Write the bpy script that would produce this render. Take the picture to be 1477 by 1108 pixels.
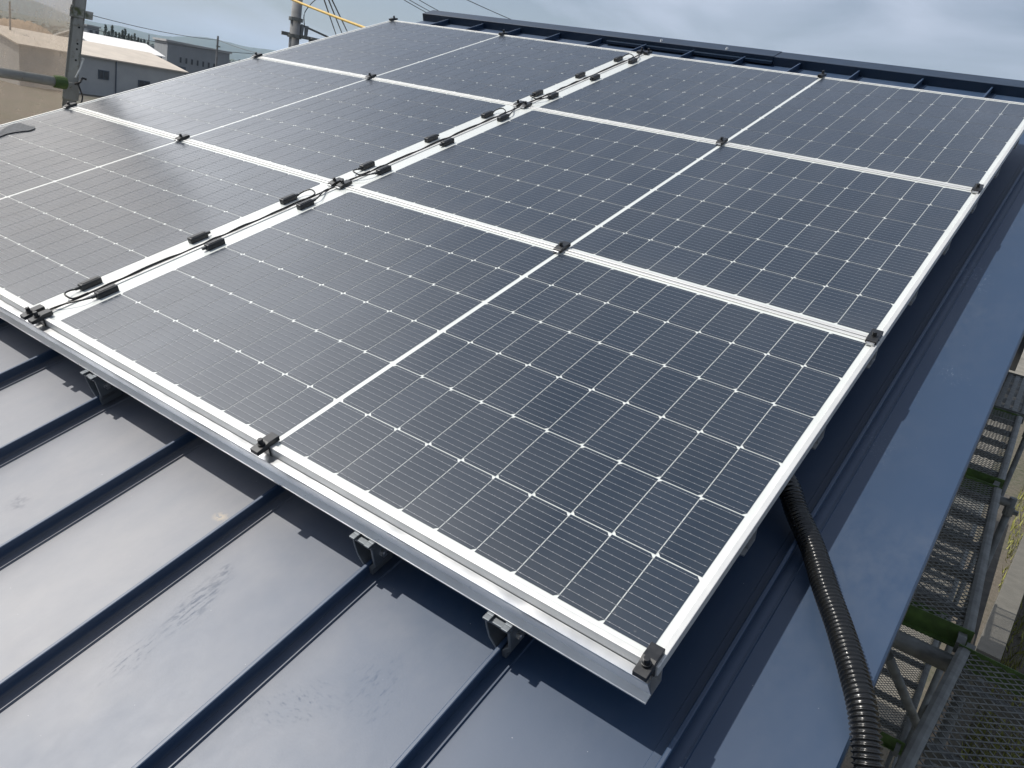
import bpy, bmesh, math, random
from mathutils import Matrix, Vector
PI = math.pi
rad = math.radians
random.seed(11)
sc = bpy.context.scene
for o in list(bpy.data.objects):
    bpy.data.objects.remove(o)
COL = sc.collection

# ------------------------------------------------------------------ camera
# roof frame: x along the eave, y up the slope, z normal; origin = front corner of the right array (glass plane)
SLOPE = rad(20.67)
HGT = 6.5
M = Matrix.Translation((0, 0, HGT)) @ Matrix.Rotation(SLOPE, 4, 'X')
FPX, CX, CY = 1144.46, 738.5, 554.0
RV = Vector((2.1099, 0.6832, -0.3963))
TV = Vector((-13.5566, -1.8932, 23.8954)) * 0.084
RC = Matrix.Rotation(RV.length, 3, RV.normalized())        # roof frame -> camera (x right, y down, z forward)
RW = RC @ M.to_3x3().transposed()                          # world -> camera
CAM = M @ (-(RC.transposed() @ TV))
cd = bpy.data.cameras.new('camera')
cam = bpy.data.objects.new('camera', cd)
COL.objects.link(cam)
cm = Matrix((RW[0], -RW[1], -RW[2])).transposed().to_4x4()
cm.translation = CAM
cam.matrix_world = cm
cd.sensor_width = 36.0
cd.lens = FPX / 1477.0 * 36.0
cd.clip_start = 0.02
cd.clip_end = 30000
sc.camera = cam

# ------------------------------------------------------------------ light
TILT = rad(29.6)
SUN = (M.to_3x3() @ Vector((-math.sin(TILT), 0.02, math.cos(TILT)))).normalized()
ld = bpy.data.lights.new('sun', 'SUN')
ld.energy = 4.9
ld.angle = rad(0.53)
ld.color = (1.0, 0.955, 0.88)
sun = bpy.data.objects.new('sun', ld)
COL.objects.link(sun)
sun.rotation_euler = SUN.to_track_quat('Z', 'Y').to_euler()
sun.location = (-20, -10, 40)

world = bpy.data.worlds.new('World')
sc.world = world
world.use_nodes = True
wn, wl = world.node_tree.nodes, world.node_tree.links
sky = wn.new('ShaderNodeTexSky')
sky.sky_type = 'NISHITA'
sky.sun_disc = False
sky.sun_elevation = math.asin(SUN.z)
sky.sun_rotation = math.atan2(SUN.x, SUN.y)
sky.altitude = 50
sky.air_density = 1.0
sky.dust_density = 1.2
sky.ozone_density = 1.2
tc = wn.new('ShaderNodeTexCoord')
mp = wn.new('ShaderNodeMapping')
mp.inputs['Scale'].default_value = (1.0, 1.0, 3.6)
mp.inputs['Location'].default_value = (0.35, 0.1, 0.2)
mp.inputs['Rotation'].default_value = (0.0, 0.18, 0.5)
nz = wn.new('ShaderNodeTexNoise')
nz.inputs['Scale'].default_value = 2.9
nz.inputs['Detail'].default_value = 8
nz.inputs['Roughness'].default_value = 0.47
nz.inputs['Distortion'].default_value = 0.6
cr = wn.new('ShaderNodeValToRGB')
cr.color_ramp.elements[0].position = 0.41
cr.color_ramp.elements[0].color = (0.36, 0.36, 0.36, 1)
cr.color_ramp.elements[1].position = 0.62
cr.color_ramp.elements[1].color = (0.92, 0.92, 0.92, 1)
mx = wn.new('ShaderNodeMix')
mx.data_type = 'RGBA'
mx.inputs[7].default_value = (7.9, 8.9, 10.8, 1)
# glow added to the sky left of the frame, for glare on roof and panels
glow_dir = (M.to_3x3() @ Vector((-0.85, 0.12, 0.50))).normalized()
nrm = wn.new('ShaderNodeVectorMath')
nrm.operation = 'NORMALIZE'
wl.new(tc.outputs['Generated'], nrm.inputs[0])
dt = wn.new('ShaderNodeVectorMath')
dt.operation = 'DOT_PRODUCT'
dt.inputs[1].default_value = glow_dir
wl.new(nrm.outputs[0], dt.inputs[0])
gr = wn.new('ShaderNodeMapRange')
gr.interpolation_type = 'SMOOTHERSTEP'
gr.inputs[1].default_value = math.cos(rad(40))
gr.inputs[2].default_value = math.cos(rad(4))
gr.inputs[3].default_value = 0.0
gr.inputs[4].default_value = 40.0
wl.new(dt.outputs['Value'], gr.inputs[0])
gn = wn.new('ShaderNodeMapRange')
gn.inputs[1].default_value, gn.inputs[2].default_value = 0.35, 0.65
gn.inputs[3].default_value, gn.inputs[4].default_value = 0.65, 1.15
wl.new(nz.outputs['Fac'], gn.inputs[0])
gm = wn.new('ShaderNodeMath')
gm.operation = 'MULTIPLY'
wl.new(gr.outputs[0], gm.inputs[0])
wl.new(gn.outputs[0], gm.inputs[1])
gv = wn.new('ShaderNodeVectorMath')
gv.operation = 'SCALE'
gv.inputs[0].default_value = (1.0, 0.98, 0.95)
wl.new(gm.outputs[0], gv.inputs['Scale'])
ga = wn.new('ShaderNodeVectorMath')
ga.operation = 'ADD'
wl.new(mx.outputs[2], ga.inputs[0])
wl.new(gv.outputs[0], ga.inputs[1])
bg = wn['Background']
bg.inputs[1].default_value = 0.078
wl.new(tc.outputs['Generated'], mp.inputs[0])
wl.new(mp.outputs[0], nz.inputs['Vector'])
wl.new(nz.outputs['Fac'], cr.inputs[0])
wl.new(cr.outputs[0], mx.inputs[0])
wl.new(sky.outputs[0], mx.inputs[6])
wl.new(ga.outputs[0], bg.inputs[0])
sc.view_settings.view_transform = 'Standard'
sc.view_settings.look = 'None'
sc.view_settings.exposure = -0.14
sc.view_settings.gamma = 1.0
sc.cycles.max_bounces = 6


# ------------------------------------------------------------------ placement helpers
def ray(px, py):
    return (RW.transposed() @ Vector(((px - CX) / FPX, (py - CY) / FPX, 1.0)))


def at_z(px, py, z):
    d = ray(px, py)
    return CAM + d * ((z - CAM.z) / d.z)


def at_x(px, py, x):
    d = ray(px, py)
    return CAM + d * ((x - CAM.x) / d.x)


def at_d(px, py, dist):
    d = ray(px, py)
    return CAM + d.normalized() * dist


MI = M.inverted()


def on_roof(px, py, z):
    c = MI @ CAM
    d = MI.to_3x3() @ ray(px, py)
    return c + d * ((z - c.z) / d.z)


# ------------------------------------------------------------------ materials
class NT:
    def __init__(s, name):
        s.m = bpy.data.materials.new(name)
        s.m.use_nodes = True
        s.n, s.l = s.m.node_tree.nodes, s.m.node_tree.links
        s.b = s.n['Principled BSDF']
        s.tc = s.n.new('ShaderNodeTexCoord')

    def link(s, a, b):
        s.l.new(a, b)

    def noise(s, scale, detail=4, rough=0.55, stretch=(1, 1, 1), rot=0.0, loc=(0, 0, 0), dist=0.0, coord='Object'):
        mp = s.n.new('ShaderNodeMapping')
        mp.inputs['Scale'].default_value = stretch
        mp.inputs['Rotation'].default_value = (0, 0, rot)
        mp.inputs['Location'].default_value = loc
        nz = s.n.new('ShaderNodeTexNoise')
        nz.inputs['Scale'].default_value = scale
        nz.inputs['Detail'].default_value = detail
        nz.inputs['Roughness'].default_value = rough
        nz.inputs['Distortion'].default_value = dist
        s.link(s.tc.outputs[coord], mp.inputs[0])
        s.link(mp.outputs[0], nz.inputs['Vector'])
        return nz.outputs['Fac']

    def rng(s, v, a, b, c=0.0, d=1.0):
        r = s.n.new('ShaderNodeMapRange')
        r.inputs[1].default_value, r.inputs[2].default_value = a, b
        r.inputs[3].default_value, r.inputs[4].default_value = c, d
        s.link(v, r.inputs[0])
        return r.outputs[0]

    def math(s, op, a, b):
        r = s.n.new('ShaderNodeMath')
        r.operation = op
        for i, v in enumerate((a, b)):
            if isinstance(v, (int, float)):
                r.inputs[i].default_value = v
            else:
                s.link(v, r.inputs[i])
        return r.outputs[0]

    def mix(s, f, a, b):
        r = s.n.new('ShaderNodeMix')
        r.data_type = 'RGBA'
        for i, v in ((0, f), (6, a), (7, b)):
            if isinstance(v, (int, float)):
                r.inputs[i].default_value = v
            elif isinstance(v, tuple):
                r.inputs[i].default_value = (*v, 1)
            else:
                s.link(v, r.inputs[i])
        return r.outputs[2]

    def bump(s, h, strength, dist=0.01):
        b = s.n.new('ShaderNodeBump')
        b.inputs['Strength'].default_value = strength
        b.inputs['Distance'].default_value = dist
        s.link(h, b.inputs['Height'])
        s.link(b.outputs[0], s.b.inputs['Normal'])
        return b

    def set(s, key, v):
        if isinstance(v, tuple):
            v = (*v, 1) if len(v) == 3 else v
            s.b.inputs[key].default_value = v
        elif isinstance(v, (int, float)):
            s.b.inputs[key].default_value = v
        else:
            s.link(v, s.b.inputs[key])


def simple(name, col, rough=0.5, metal=0.0, var=0.15, vscale=12, bump=0.0, bscale=60, coat=0.0):
    t = NT(name)
    f = t.noise(vscale, 5)
    a = tuple(c * (1 - var) for c in col)
    b = tuple(min(1, c * (1 + var)) for c in col)
    t.set('Base Color', t.mix(t.rng(f, 0.3, 0.7), a, b))
    t.set('Roughness', t.rng(t.noise(vscale * 2.3, 3), 0.25, 0.75, max(0.02, rough - 0.08), rough + 0.08))
    t.set('Metallic', metal)
    if coat:
        t.set('Coat Weight', coat)
        t.set('Coat Roughness', 0.08)
    if bump:
        t.bump(t.noise(bscale, 4), bump)
    return t.m


MAT = {}


def roof_paint():
    t = NT('navy_painted_steel')
    big = t.noise(1.3, 4, 0.55, (1, 0.5, 1))
    fine = t.noise(45, 5, 0.65, (1, 0.55, 1), rot=0.15)
    grain = t.noise(260, 3, 0.7)
    base = t.mix(t.rng(big, 0.3, 0.7), (0.005, 0.027, 0.070), (0.008, 0.033, 0.081))
    # thin grey dust with its own cloudy outline
    dust = t.math('MULTIPLY', t.rng(t.noise(3.2, 6, 0.62, (1, 0.6, 1), loc=(3.1, 0.7, 0)), 0.40, 0.72), t.rng(fine, 0.30, 0.72))
    base = t.mix(t.math('MULTIPLY', dust, 0.08), base, (0.30, 0.30, 0.29))
    # sky glare on the left pans, painted in as a pale dusty film
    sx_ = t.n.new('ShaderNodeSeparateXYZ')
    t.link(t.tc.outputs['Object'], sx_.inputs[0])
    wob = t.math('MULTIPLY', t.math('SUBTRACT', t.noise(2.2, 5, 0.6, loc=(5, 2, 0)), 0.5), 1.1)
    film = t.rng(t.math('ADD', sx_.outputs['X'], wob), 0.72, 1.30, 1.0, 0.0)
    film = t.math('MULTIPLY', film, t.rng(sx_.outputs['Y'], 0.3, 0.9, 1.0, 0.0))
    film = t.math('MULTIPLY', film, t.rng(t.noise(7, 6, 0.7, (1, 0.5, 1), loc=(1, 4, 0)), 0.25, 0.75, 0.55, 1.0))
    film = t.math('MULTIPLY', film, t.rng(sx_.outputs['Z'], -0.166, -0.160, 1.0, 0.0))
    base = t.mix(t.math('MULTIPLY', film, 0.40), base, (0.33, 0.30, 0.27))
    rough = t.math('ADD', t.rng(big, 0.3, 0.7, 0.43, 0.52), t.math('MULTIPLY', fine, 0.08))

    def patch(px, py, rx, ry, rot, st, sc_, lo, hi):
        c = on_roof(px, py, -0.170)
        vm = t.n.new('ShaderNodeMapping')
        vm.vector_type = 'TEXTURE'
        vm.inputs['Location'].default_value = (c.x, c.y, 0)
        vm.inputs['Rotation'].default_value = (0, 0, rot)
        vm.inputs['Scale'].default_value = (rx, ry, 1e3)
        t.link(t.tc.outputs['Object'], vm.inputs[0])
        ln = t.n.new('ShaderNodeVectorMath')
        ln.operation = 'LENGTH'
        t.link(vm.outputs[0], ln.inputs[0])
        k = t.rng(ln.outputs['Value'], 0.25, 1.0, 1.0, 0.0)
        n = t.noise(sc_, 4, 0.7, st, rot=-rot, loc=(c.x * 3, c.y * 5, 0))
        return t.math('MULTIPLY', k, t.rng(n, lo, hi))
    scuffs = None
    for a in [(285, 868, 0.035, 0.10, 0.15, (5, 1, 1), 40, 0.47, 0.60),
              (322, 828, 0.02, 0.05, 0.2, (4, 1, 1), 45, 0.50, 0.60),
              (190, 950, 0.03, 0.07, 0.1, (6, 1, 1), 40, 0.55, 0.64),
              (28, 724, 0.03, 0.035, 0.4, (2, 1, 1), 70, 0.47, 0.60),
              (545, 985, 0.06, 0.09, 0.5, (5, 1.2, 1), 50, 0.55, 0.72),
              (430, 1015, 0.10, 0.05, 0.9, (2, 6, 1), 40, 0.55, 0.74)]:
        p = patch(*a)
        scuffs = p if scuffs is None else t.math('MAXIMUM', scuffs, p)
    rough = t.math('ADD', rough, t.math('MULTIPLY', scuffs, 0.22))
    drop = patch(318, 746, 0.022, 0.016, 0.3, (1, 1, 1), 95, 0.42, 0.50)
    base = t.mix(drop, base, (0.26, 0.22, 0.17))
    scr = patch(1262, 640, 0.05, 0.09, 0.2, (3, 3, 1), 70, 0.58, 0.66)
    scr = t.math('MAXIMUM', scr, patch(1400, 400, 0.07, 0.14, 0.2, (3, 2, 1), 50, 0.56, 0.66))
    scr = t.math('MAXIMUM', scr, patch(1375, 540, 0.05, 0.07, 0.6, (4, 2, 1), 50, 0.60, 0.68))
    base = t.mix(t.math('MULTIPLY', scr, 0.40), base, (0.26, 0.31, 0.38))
    chip = t.rng(t.noise(150, 1, 0.5), 0.835, 0.85)
    base = t.mix(t.math('MULTIPLY', chip, 0.7), base, (0.6, 0.6, 0.6))
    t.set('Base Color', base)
    t.set('Roughness', rough)
    t.set('Specular IOR Level', 0.5)
    t.set('IOR', 1.72)
    h = t.math('ADD', t.math('MULTIPLY', t.noise(2.6, 2, 0.4, (1, 0.45, 1)), 1.0), t.math('MULTIPLY', grain, 0.012))
    h = t.math('ADD', h, t.math('MULTIPLY', fine, 0.016))
    t.bump(h, 0.42, 0.012)
    return t.m


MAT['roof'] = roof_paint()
MAT['roof_edge'] = simple('navy_trim_steel', (0.007, 0.019, 0.040), 0.42, 0, 0.08, 4, 0.03, 30)


def cell_mat():
    t = NT('silicon_cell')
    oi = t.n.new('ShaderNodeObjectInfo')
    va = t.n.new('ShaderNodeVectorMath')
    va.operation = 'MULTIPLY_ADD'
    va.inputs[1].default_value = (3.7, 5.3, 2.9)
    t.link(oi.outputs['Location'], va.inputs[0])
    t.link(t.tc.outputs['Object'], va.inputs[2])

    def noise(scale, detail, rough, stretch=(1, 1, 1)):
        mp = t.n.new('ShaderNodeMapping')
        mp.inputs['Scale'].default_value = stretch
        nz_ = t.n.new('ShaderNodeTexNoise')
        nz_.inputs['Scale'].default_value = scale
        nz_.inputs['Detail'].default_value = detail
        nz_.inputs['Roughness'].default_value = rough
        t.link(va.outputs[0], mp.inputs[0])
        t.link(mp.outputs[0], nz_.inputs['Vector'])
        return nz_.outputs['Fac']
    # each cell a slightly different blue grey
    sn = t.n.new('ShaderNodeVectorMath')
    sn.operation = 'SNAP'
    sn.inputs[1].default_value = (0.084, 0.168, 10.0)
    of = t.n.new('ShaderNodeVectorMath')
    of.operation = 'ADD'
    of.inputs[1].default_value = (0.003, -0.0205, 5.0)
    t.link(t.tc.outputs['Object'], of.inputs[0])
    t.link(of.outputs[0], sn.inputs[0])
    ad = t.n.new('ShaderNodeVectorMath')
    ad.operation = 'ADD'
    t.link(sn.outputs[0], ad.inputs[0])
    t.link(oi.outputs['Location'], ad.inputs[1])
    wn_ = t.n.new('ShaderNodeTexWhiteNoise')
    t.link(ad.outputs[0], wn_.inputs['Vector'])
    base = t.mix(wn_.outputs['Value'], (0.009, 0.018, 0.032), (0.015, 0.025, 0.041))
    # dust film: cloudy, in runs down the slope, thicker at the lower edge of each module
    film = t.rng(noise(4.0, 6, 0.65, (1.6, 0.45, 1)), 0.42, 0.75)
    sp = t.n.new('ShaderNodeSeparateXYZ')
    t.link(t.tc.outputs['Object'], sp.inputs[0])
    low = t.rng(t.math('ADD', sp.outputs['Y'], t.math('MULTIPLY', noise(9, 4, 0.6), 0.12)), 0.05, 0.17, 1.0, 0.0)
    film = t.math('ADD', t.math('MULTIPLY', film, 0.045), t.math('MULTIPLY', low, 0.055))
    spot = t.rng(noise(70, 2, 0.5), 0.72, 0.80)
    film = t.math('ADD', film, t.math('MULTIPLY', spot, 0.10))
    t.set('Base Color', t.mix(film, base, (0.27, 0.26, 0.24)))
    dust = noise(5.0, 6, 0.65, (1, 0.7, 1))
    t.set('Roughness', t.rng(dust, 0.3, 0.7, 0.40, 0.50))
    t.set('Coat Weight', 1.0)
    t.set('Coat Roughness', t.math('ADD', t.rng(dust, 0.3, 0.7, 0.17, 0.26), t.math('MULTIPLY', film, 0.6)))
    t.set('Coat IOR', 1.42)
    t.set('Specular IOR Level', 0.18)
    return t.m


MAT['cell'] = cell_mat()
MAT['back'] = simple('white_backsheet', (0.54, 0.56, 0.54), 0.4, 0, 0.04, 6, coat=0.6)
MAT['alu'] = simple('anodised_aluminium', (0.58, 0.58, 0.565), 0.42, 0.4, 0.05, 9)
MAT['rail'] = simple('mill_finish_aluminium', (0.70, 0.71, 0.72), 0.33, 0.92, 0.06, 7)
MAT['ribbon'] = simple('tinned_copper_ribbon', (0.22, 0.23, 0.25), 0.4, 0.3, 0.1, 9)
MAT['black'] = simple('black_anodised', (0.010, 0.011, 0.013), 0.36, 0.0, 0.2, 40)
MAT['plastic'] = simple('black_moulded_plastic', (0.012, 0.014, 0.017), 0.42, 0, 0.2, 50, 0.05, 200)
MAT['cable'] = simple('black_cable_sheath', (0.009, 0.009, 0.010), 0.4, 0, 0.15, 60)
MAT['hose'] = simple('black_corrugated_plastic', (0.0105, 0.011, 0.0115), 0.22, 0, 0.25, 30)
MAT['brk'] = simple('grey_cast_aluminium', (0.15, 0.165, 0.18), 0.45, 0.6, 0.1, 50)
MAT['zinc'] = simple('zinc_plated_screw', (0.55, 0.55, 0.55), 0.3, 0.9, 0.1, 50)


# ------------------------------------------------------------------ mesh helpers
class MB:
    def __init__(s):
        s.v, s.f = [], []

    def quad(s, pts):
        i = len(s.v)
        s.v += [tuple(p) for p in pts]
        s.f.append(tuple(range(i, i + len(pts))))

    def box(s, x0, x1, y0, y1, z0, z1):
        i = len(s.v)
        s.v += [(x, y, z) for z in (z0, z1) for y in (y0, y1) for x in (x0, x1)]
        s.f += [tuple(i + k for k in q) for q in
                ((0, 2, 3, 1), (4, 5, 7, 6), (0, 1, 5, 4), (2, 6, 7, 3), (0, 4, 6, 2), (1, 3, 7, 5))]

    def obox(s, a, b, w, h, up=(0, 0, 1)):
        """bar from a to b, width w (sideways) and height h (along up), centred"""
        a, b = Vector(a), Vector(b)
        d = (b - a).normalized()
        sd = d.cross(Vector(up)).normalized()
        u = sd.cross(d)
        i = len(s.v)
        for e in (a, b):
            for x, y in ((-1, -1), (1, -1), (1, 1), (-1, 1)):
                s.v.append(tuple(e + sd * (w / 2 * x) + u * (h / 2 * y)))
        s.f += [tuple(i + k for k in q) for q in
                ((3, 2, 1, 0), (4, 5, 6, 7), (0, 1, 5, 4), (1, 2, 6, 5), (2, 3, 7, 6), (3, 0, 4, 7))]

    def extrude(s, prof, axis, a, b, close=True):
        """prof: list of 2d points; axis 'x': prof=(y,z); 'y': prof=(x,z); 'z': prof=(x,y)"""
        def P(p, t):
            return {'x': (t, p[0], p[1]), 'y': (p[0], t, p[1]), 'z': (p[0], p[1], t)}[axis]
        i, n = len(s.v), len(prof)
        s.v += [P(p, a) for p in prof] + [P(p, b) for p in prof]
        for k in range(n if close else n - 1):
            j = (k + 1) % n
            s.f.append((i + k, i + j, i + n + j, i + n + k))
        if close:
            s.f.append(tuple(i + k for k in range(n - 1, -1, -1)))
            s.f.append(tuple(i + n + k for k in range(n)))

    def cyl(s, a, b, r0, r1=None, n=14, cap=True):
        r1 = r0 if r1 is None else r1
        a, b = Vector(a), Vector(b)
        d = (b - a).normalized()
        q = d.to_track_quat('Z', 'Y')
        i = len(s.v)
        for e, r in ((a, r0), (b, r1)):
            for k in range(n):
                t = 2 * PI * k / n
                s.v.append(tuple(e + q @ Vector((r * math.cos(t), r * math.sin(t), 0))))
        for k in range(n):
            j = (k + 1) % n
            s.f.append((i + k, i + j, i + n + j, i + n + k))
        if cap:
            s.f.append(tuple(i + k for k in range(n - 1, -1, -1)))
            s.f.append(tuple(i + n + k for k in range(n)))

    def tube(s, pts, r, n=10):
        """r: number or function(arclength)"""
        pts = [Vector(p) for p in pts]
        i = len(s.v)
        acc = 0
        up = Vector((0.13, 0.21, 0.97))
        for k, p in enumerate(pts):
            d = (pts[min(k + 1, len(pts) - 1)] - pts[max(k - 1, 0)]).normalized()
            if k:
                acc += (p - pts[k - 1]).length
            rr = r(acc) if callable(r) else r
            sd = d.cross(up).normalized()
            u = sd.cross(d)
            for j in range(n):
                t = 2 * PI * j / n
                s.v.append(tuple(p + sd * (rr * math.cos(t)) + u * (rr * math.sin(t))))
        for k in range(len(pts) - 1):
            for j in range(n):
                j2 = (j + 1) % n
                s.f.append((i + k * n + j, i + k * n + j2, i + (k + 1) * n + j2, i + (k + 1) * n + j))
        s.f.append(tuple(i + j for j in range(n - 1, -1, -1)))
        e = i + (len(pts) - 1) * n
        s.f.append(tuple(e + j for j in range(n)))

    def build(s, name, mat, parent=None, smooth=False, bevel=0.0, mtx=None, fix=True):
        me = bpy.data.meshes.new(name)
        me.from_pydata(s.v, [], s.f)
        me.update()
        if fix:
            bm = bmesh.new()
            bm.from_mesh(me)
            bmesh.ops.recalc_face_normals(bm, faces=bm.faces)
            bm.to_mesh(me)
            bm.free()
        me.materials.append(mat)
        if smooth:
            for p in me.polygons:
                p.use_smooth = True
        o = bpy.data.objects.new(name, me)
        COL.objects.link(o)
        if parent is not None:
            o.parent = parent
        if mtx is not None:
            o.matrix_local = mtx
        if bevel:
            md = o.modifiers.new('bevel', 'BEVEL')
            md.width = bevel
            md.segments = 2
            md.limit_method = 'ANGLE'
            md.angle_limit = rad(35)
        return o


def tag(o, label=None, cat=None, group=None, kind=None):
    if label:
        o['label'] = label
    if cat:
        o['category'] = cat
    if group:
        o['group'] = group
    if kind:
        o['kind'] = kind
    return o


def thing(name, label, cat, loc=(0, 0, 0), group=None, roof=False, rotz=0.0):
    e = bpy.data.objects.new(name, None)
    COL.objects.link(e)
    e.empty_display_size = 0.1
    mt = Matrix.Translation(Vector(loc)) @ Matrix.Rotation(rotz, 4, 'Z')
    e.matrix_world = (M @ mt) if roof else mt
    return tag(e, label, cat, group)


def copy_tree(o, parent=None):
    c = o.copy()
    COL.objects.link(c)
    if parent is not None:
        c.parent = parent
    for ch in [x for x in bpy.data.objects if x.parent == o]:
        copy_tree(ch, c)
    return c


def smooth_path(pts, n=10):
    pts = [Vector(p) for p in pts]
    out = []
    for i in range(len(pts) - 1):
        p0, p1, p2, p3 = pts[max(i - 1, 0)], pts[i], pts[i + 1], pts[min(i + 2, len(pts) - 1)]
        for k in range(n):
            t = k / n
            out.append(0.5 * ((2 * p1) + (p2 - p0) * t + (2 * p0 - 5 * p1 + 4 * p2 - p3) * t * t
                              + (3 * p1 - p0 - 3 * p2 + p3) * t ** 3))
    out.append(pts[-1])
    return out


# ------------------------------------------------------------------ ground, hills
def ground_mat():
    t = NT('dry_soil_and_grass')
    a = t.noise(0.22, 6, 0.6)
    b = t.noise(6.0, 6, 0.7)
    c = t.mix(t.rng(a, 0.42, 0.58), (0.075, 0.064, 0.050), (0.042, 0.050, 0.025))
    c = t.mix(t.rng(b, 0.35, 0.7), c, (0.115, 0.098, 0.078))
    t.set('Base Color', c)
    t.set('Roughness', 0.95)
    t.bump(b, 0.6, 0.05)
    return t.m


MAT['ground'] = ground_mat()
g = MB()
g.quad([(-9000, -6000, 0), (6000, -6000, 0), (6000, 9000, 0), (-9000, 9000, 0)])
tag(g.build('ground', MAT['ground']), kind='structure')


def hill_mat(name, c1, c2):
    t = NT(name)
    n = t.noise(0.012, 7, 0.65)
    t.set('Base Color', t.mix(t.rng(n, 0.35, 0.65), c1, c2))
    t.set('Roughness', 1.0)
    return t.m


MAT['hill'] = hill_mat('wooded_hillside', (0.030, 0.045, 0.022), (0.055, 0.065, 0.035))
rnd = random.Random(5)


def hills(az0, az1, dist, hfun, depth, name):
    mb = MB()
    n, rows = 140, 9
    for i in range(n + 1):
        az = rad(az0 + (az1 - az0) * i / n)
        for j in range(rows + 1):
            f = j / rows
            r = dist + depth * f
            h = hfun(i / n) * (math.sin(PI * min(1.0, f * 1.0)) ** 1.3)
            h += (rnd.random() - 0.5) * 0.035 * h
            mb.v.append((CAM.x + r * math.sin(az), CAM.y + r * math.cos(az), -4 + h if j not in (0, rows) else -4))
    for i in range(n):
        for j in range(rows):
            a = i * (rows + 1) + j
            mb.f.append((a, a + rows + 1, a + rows + 2, a + 1))
    return tag(mb.build(name, MAT['hill'], smooth=True), kind='structure')


def near_h(f):
    return 25 + 7 * math.sin(7 * f + 1) + 4 * math.sin(19 * f) + 2 * math.sin(47 * f + 2)


def far_h(f):
    return 92 + 20 * math.sin(9 * f + 0.5) + 14 * math.sin(23 * f + 1) + 7 * math.sin(61 * f)


hills(-80, -35, 1900, near_h, 900, 'hills')
hills(-80, -35, 3900, far_h, 1500, 'far_hills')

# ------------------------------------------------------------------ house under the roof
ZD = -0.170          # roof deck, roof frame
ZS = -0.138          # seam top
XR, XL = 1.955, -2.285
VE, VR = -1.75, 3.865
PITCH, S0 = 0.3155, 1.428
house = thing('house', 'new house under the navy standing seam roof carrying the solar panels', 'house', (0, 1.5, 0))
HI = house.matrix_world.inverted()
rm = HI @ M
roof = MB()
# one pan per strip between seams; small stepped ribs beside each seam
seams = [S0 - PITCH * k for k in range(-1, 12)]
xs = []
edges = sorted(seams)
prof = []
x = XL
prof.append((XL, ZD - 0.12))
prof.append((XL, ZD))
for s_ in edges:
    prof += [(s_ - 0.0245, ZD), (s_ - 0.0235, ZD + 0.0022), (s_ - 0.0045, ZD + 0.0022)]
    prof += [(s_ - 0.0040, ZS - 0.001), (s_ - 0.0025, ZS), (s_ + 0.0025, ZS), (s_ + 0.0040, ZS - 0.001), (s_ + 0.0045, ZS - 0.009),
             (s_ + 0.0015, ZS - 0.010), (s_ + 0.0015, ZD + 0.002)]
    prof += [(s_ + 0.0215, ZD + 0.002), (s_ + 0.0228, ZD + 0.0042), (s_ + 0.0242, ZD + 0.0042), (s_ + 0.0256, ZD)]
    if s_ < 1.7:   # a slight crown across the pan
        pass
prof += [(1.762, ZD), (1.7635, ZD + 0.003), (1.766, ZD + 0.003), (1.769, ZD), (XR - 0.004, ZD + 0.001), (XR, ZD - 0.003), (XR, ZD - 0.12),
         (XR - 0.012, ZD - 0.125)]
roof.extrude(prof, 'y', VE, VR + 0.03, close=False)
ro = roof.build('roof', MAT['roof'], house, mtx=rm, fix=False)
for p in ro.data.polygons:
    if p.normal.z < -0.2:
        p.flip()
# back slope, hidden behind the ridge
bslope = MB()
yr, zr = VR * math.cos(SLOPE) - ZD * math.sin(SLOPE), VR * math.sin(SLOPE) + ZD * math.cos(SLOPE) + HGT
ye, ze = VE * math.cos(SLOPE) - ZD * math.sin(SLOPE), VE * math.sin(SLOPE) + ZD * math.cos(SLOPE) + HGT
L_ = (VR - VE)
bslope.extrude([(yr + 0.12, zr + 0.02), (yr + (yr - ye), ze), (yr + (yr - ye), ze - 0.12), (yr + 0.12, zr - 0.10)], 'x', XL, XR)
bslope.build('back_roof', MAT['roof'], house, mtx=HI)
# walls
MAT['wall'] = simple('pale_siding', (0.50, 0.49, 0.46), 0.7, 0, 0.05, 3, 0.1, 14)
wl_ = MB()
z_in = 0.16
wl_.extrude([(ye + 0.45, 0), (ye + 0.45, ze + 0.45 * math.tan(SLOPE) - z_in), (yr, zr - z_in), (2 * yr - ye - 0.45, ze + 0.45 * math.tan(SLOPE) - z_in),
             (2 * yr - ye - 0.45, 0)], 'x', XL + 0.42, XR - 0.50)
wl_.build('wall', MAT['wall'], house, mtx=HI)
# ridge cap
rc = MB()
ztop = ZD + 0.050
rc.extrude([(VR, ZD + 0.0005), (VR, ztop), (VR + 0.118, ztop + 0.002), (VR + 0.25, ztop - 0.09), (VR + 0.25, ztop - 0.13), (VR + 0.05, ZD + 0.0005)], 'x', XL, 0.330)
rc.extrude([(VR + 0.001, ZD + 0.0005), (VR + 0.001, ztop - 0.0025), (VR + 0.118, ztop - 0.0005), (VR + 0.25, ztop - 0.093), (VR + 0.25, ztop - 0.133), (VR + 0.05, ZD + 0.0005)],
           'x', 0.331, XR + 0.01)
rco = rc.build('ridge_cap', MAT['roof_edge'], house, mtx=rm, bevel=0.002)
jl = MB()
jl.extrude([(VR - 0.0005, ZD + 0.012), (VR - 0.022, ZD + 0.012), (VR - 0.024, ZD + 0.026), (VR - 0.0005, ZD + 0.026)], 'x', -0.735, 0.330)
jl.build('joint_flashing', MAT['roof_edge'], house, mtx=rm)
for px, py in ((951, 61), (1049, 71)):
    p = on_roof(px, py, ztop)
    m_ = MB()
    m_.cyl((p.x, VR + 0.028, ztop), (p.x, VR + 0.028, ztop + 0.011), 0.009, 0.006, 10)
    m_.build('screw', MAT['zinc'], rco, smooth=False)

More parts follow.
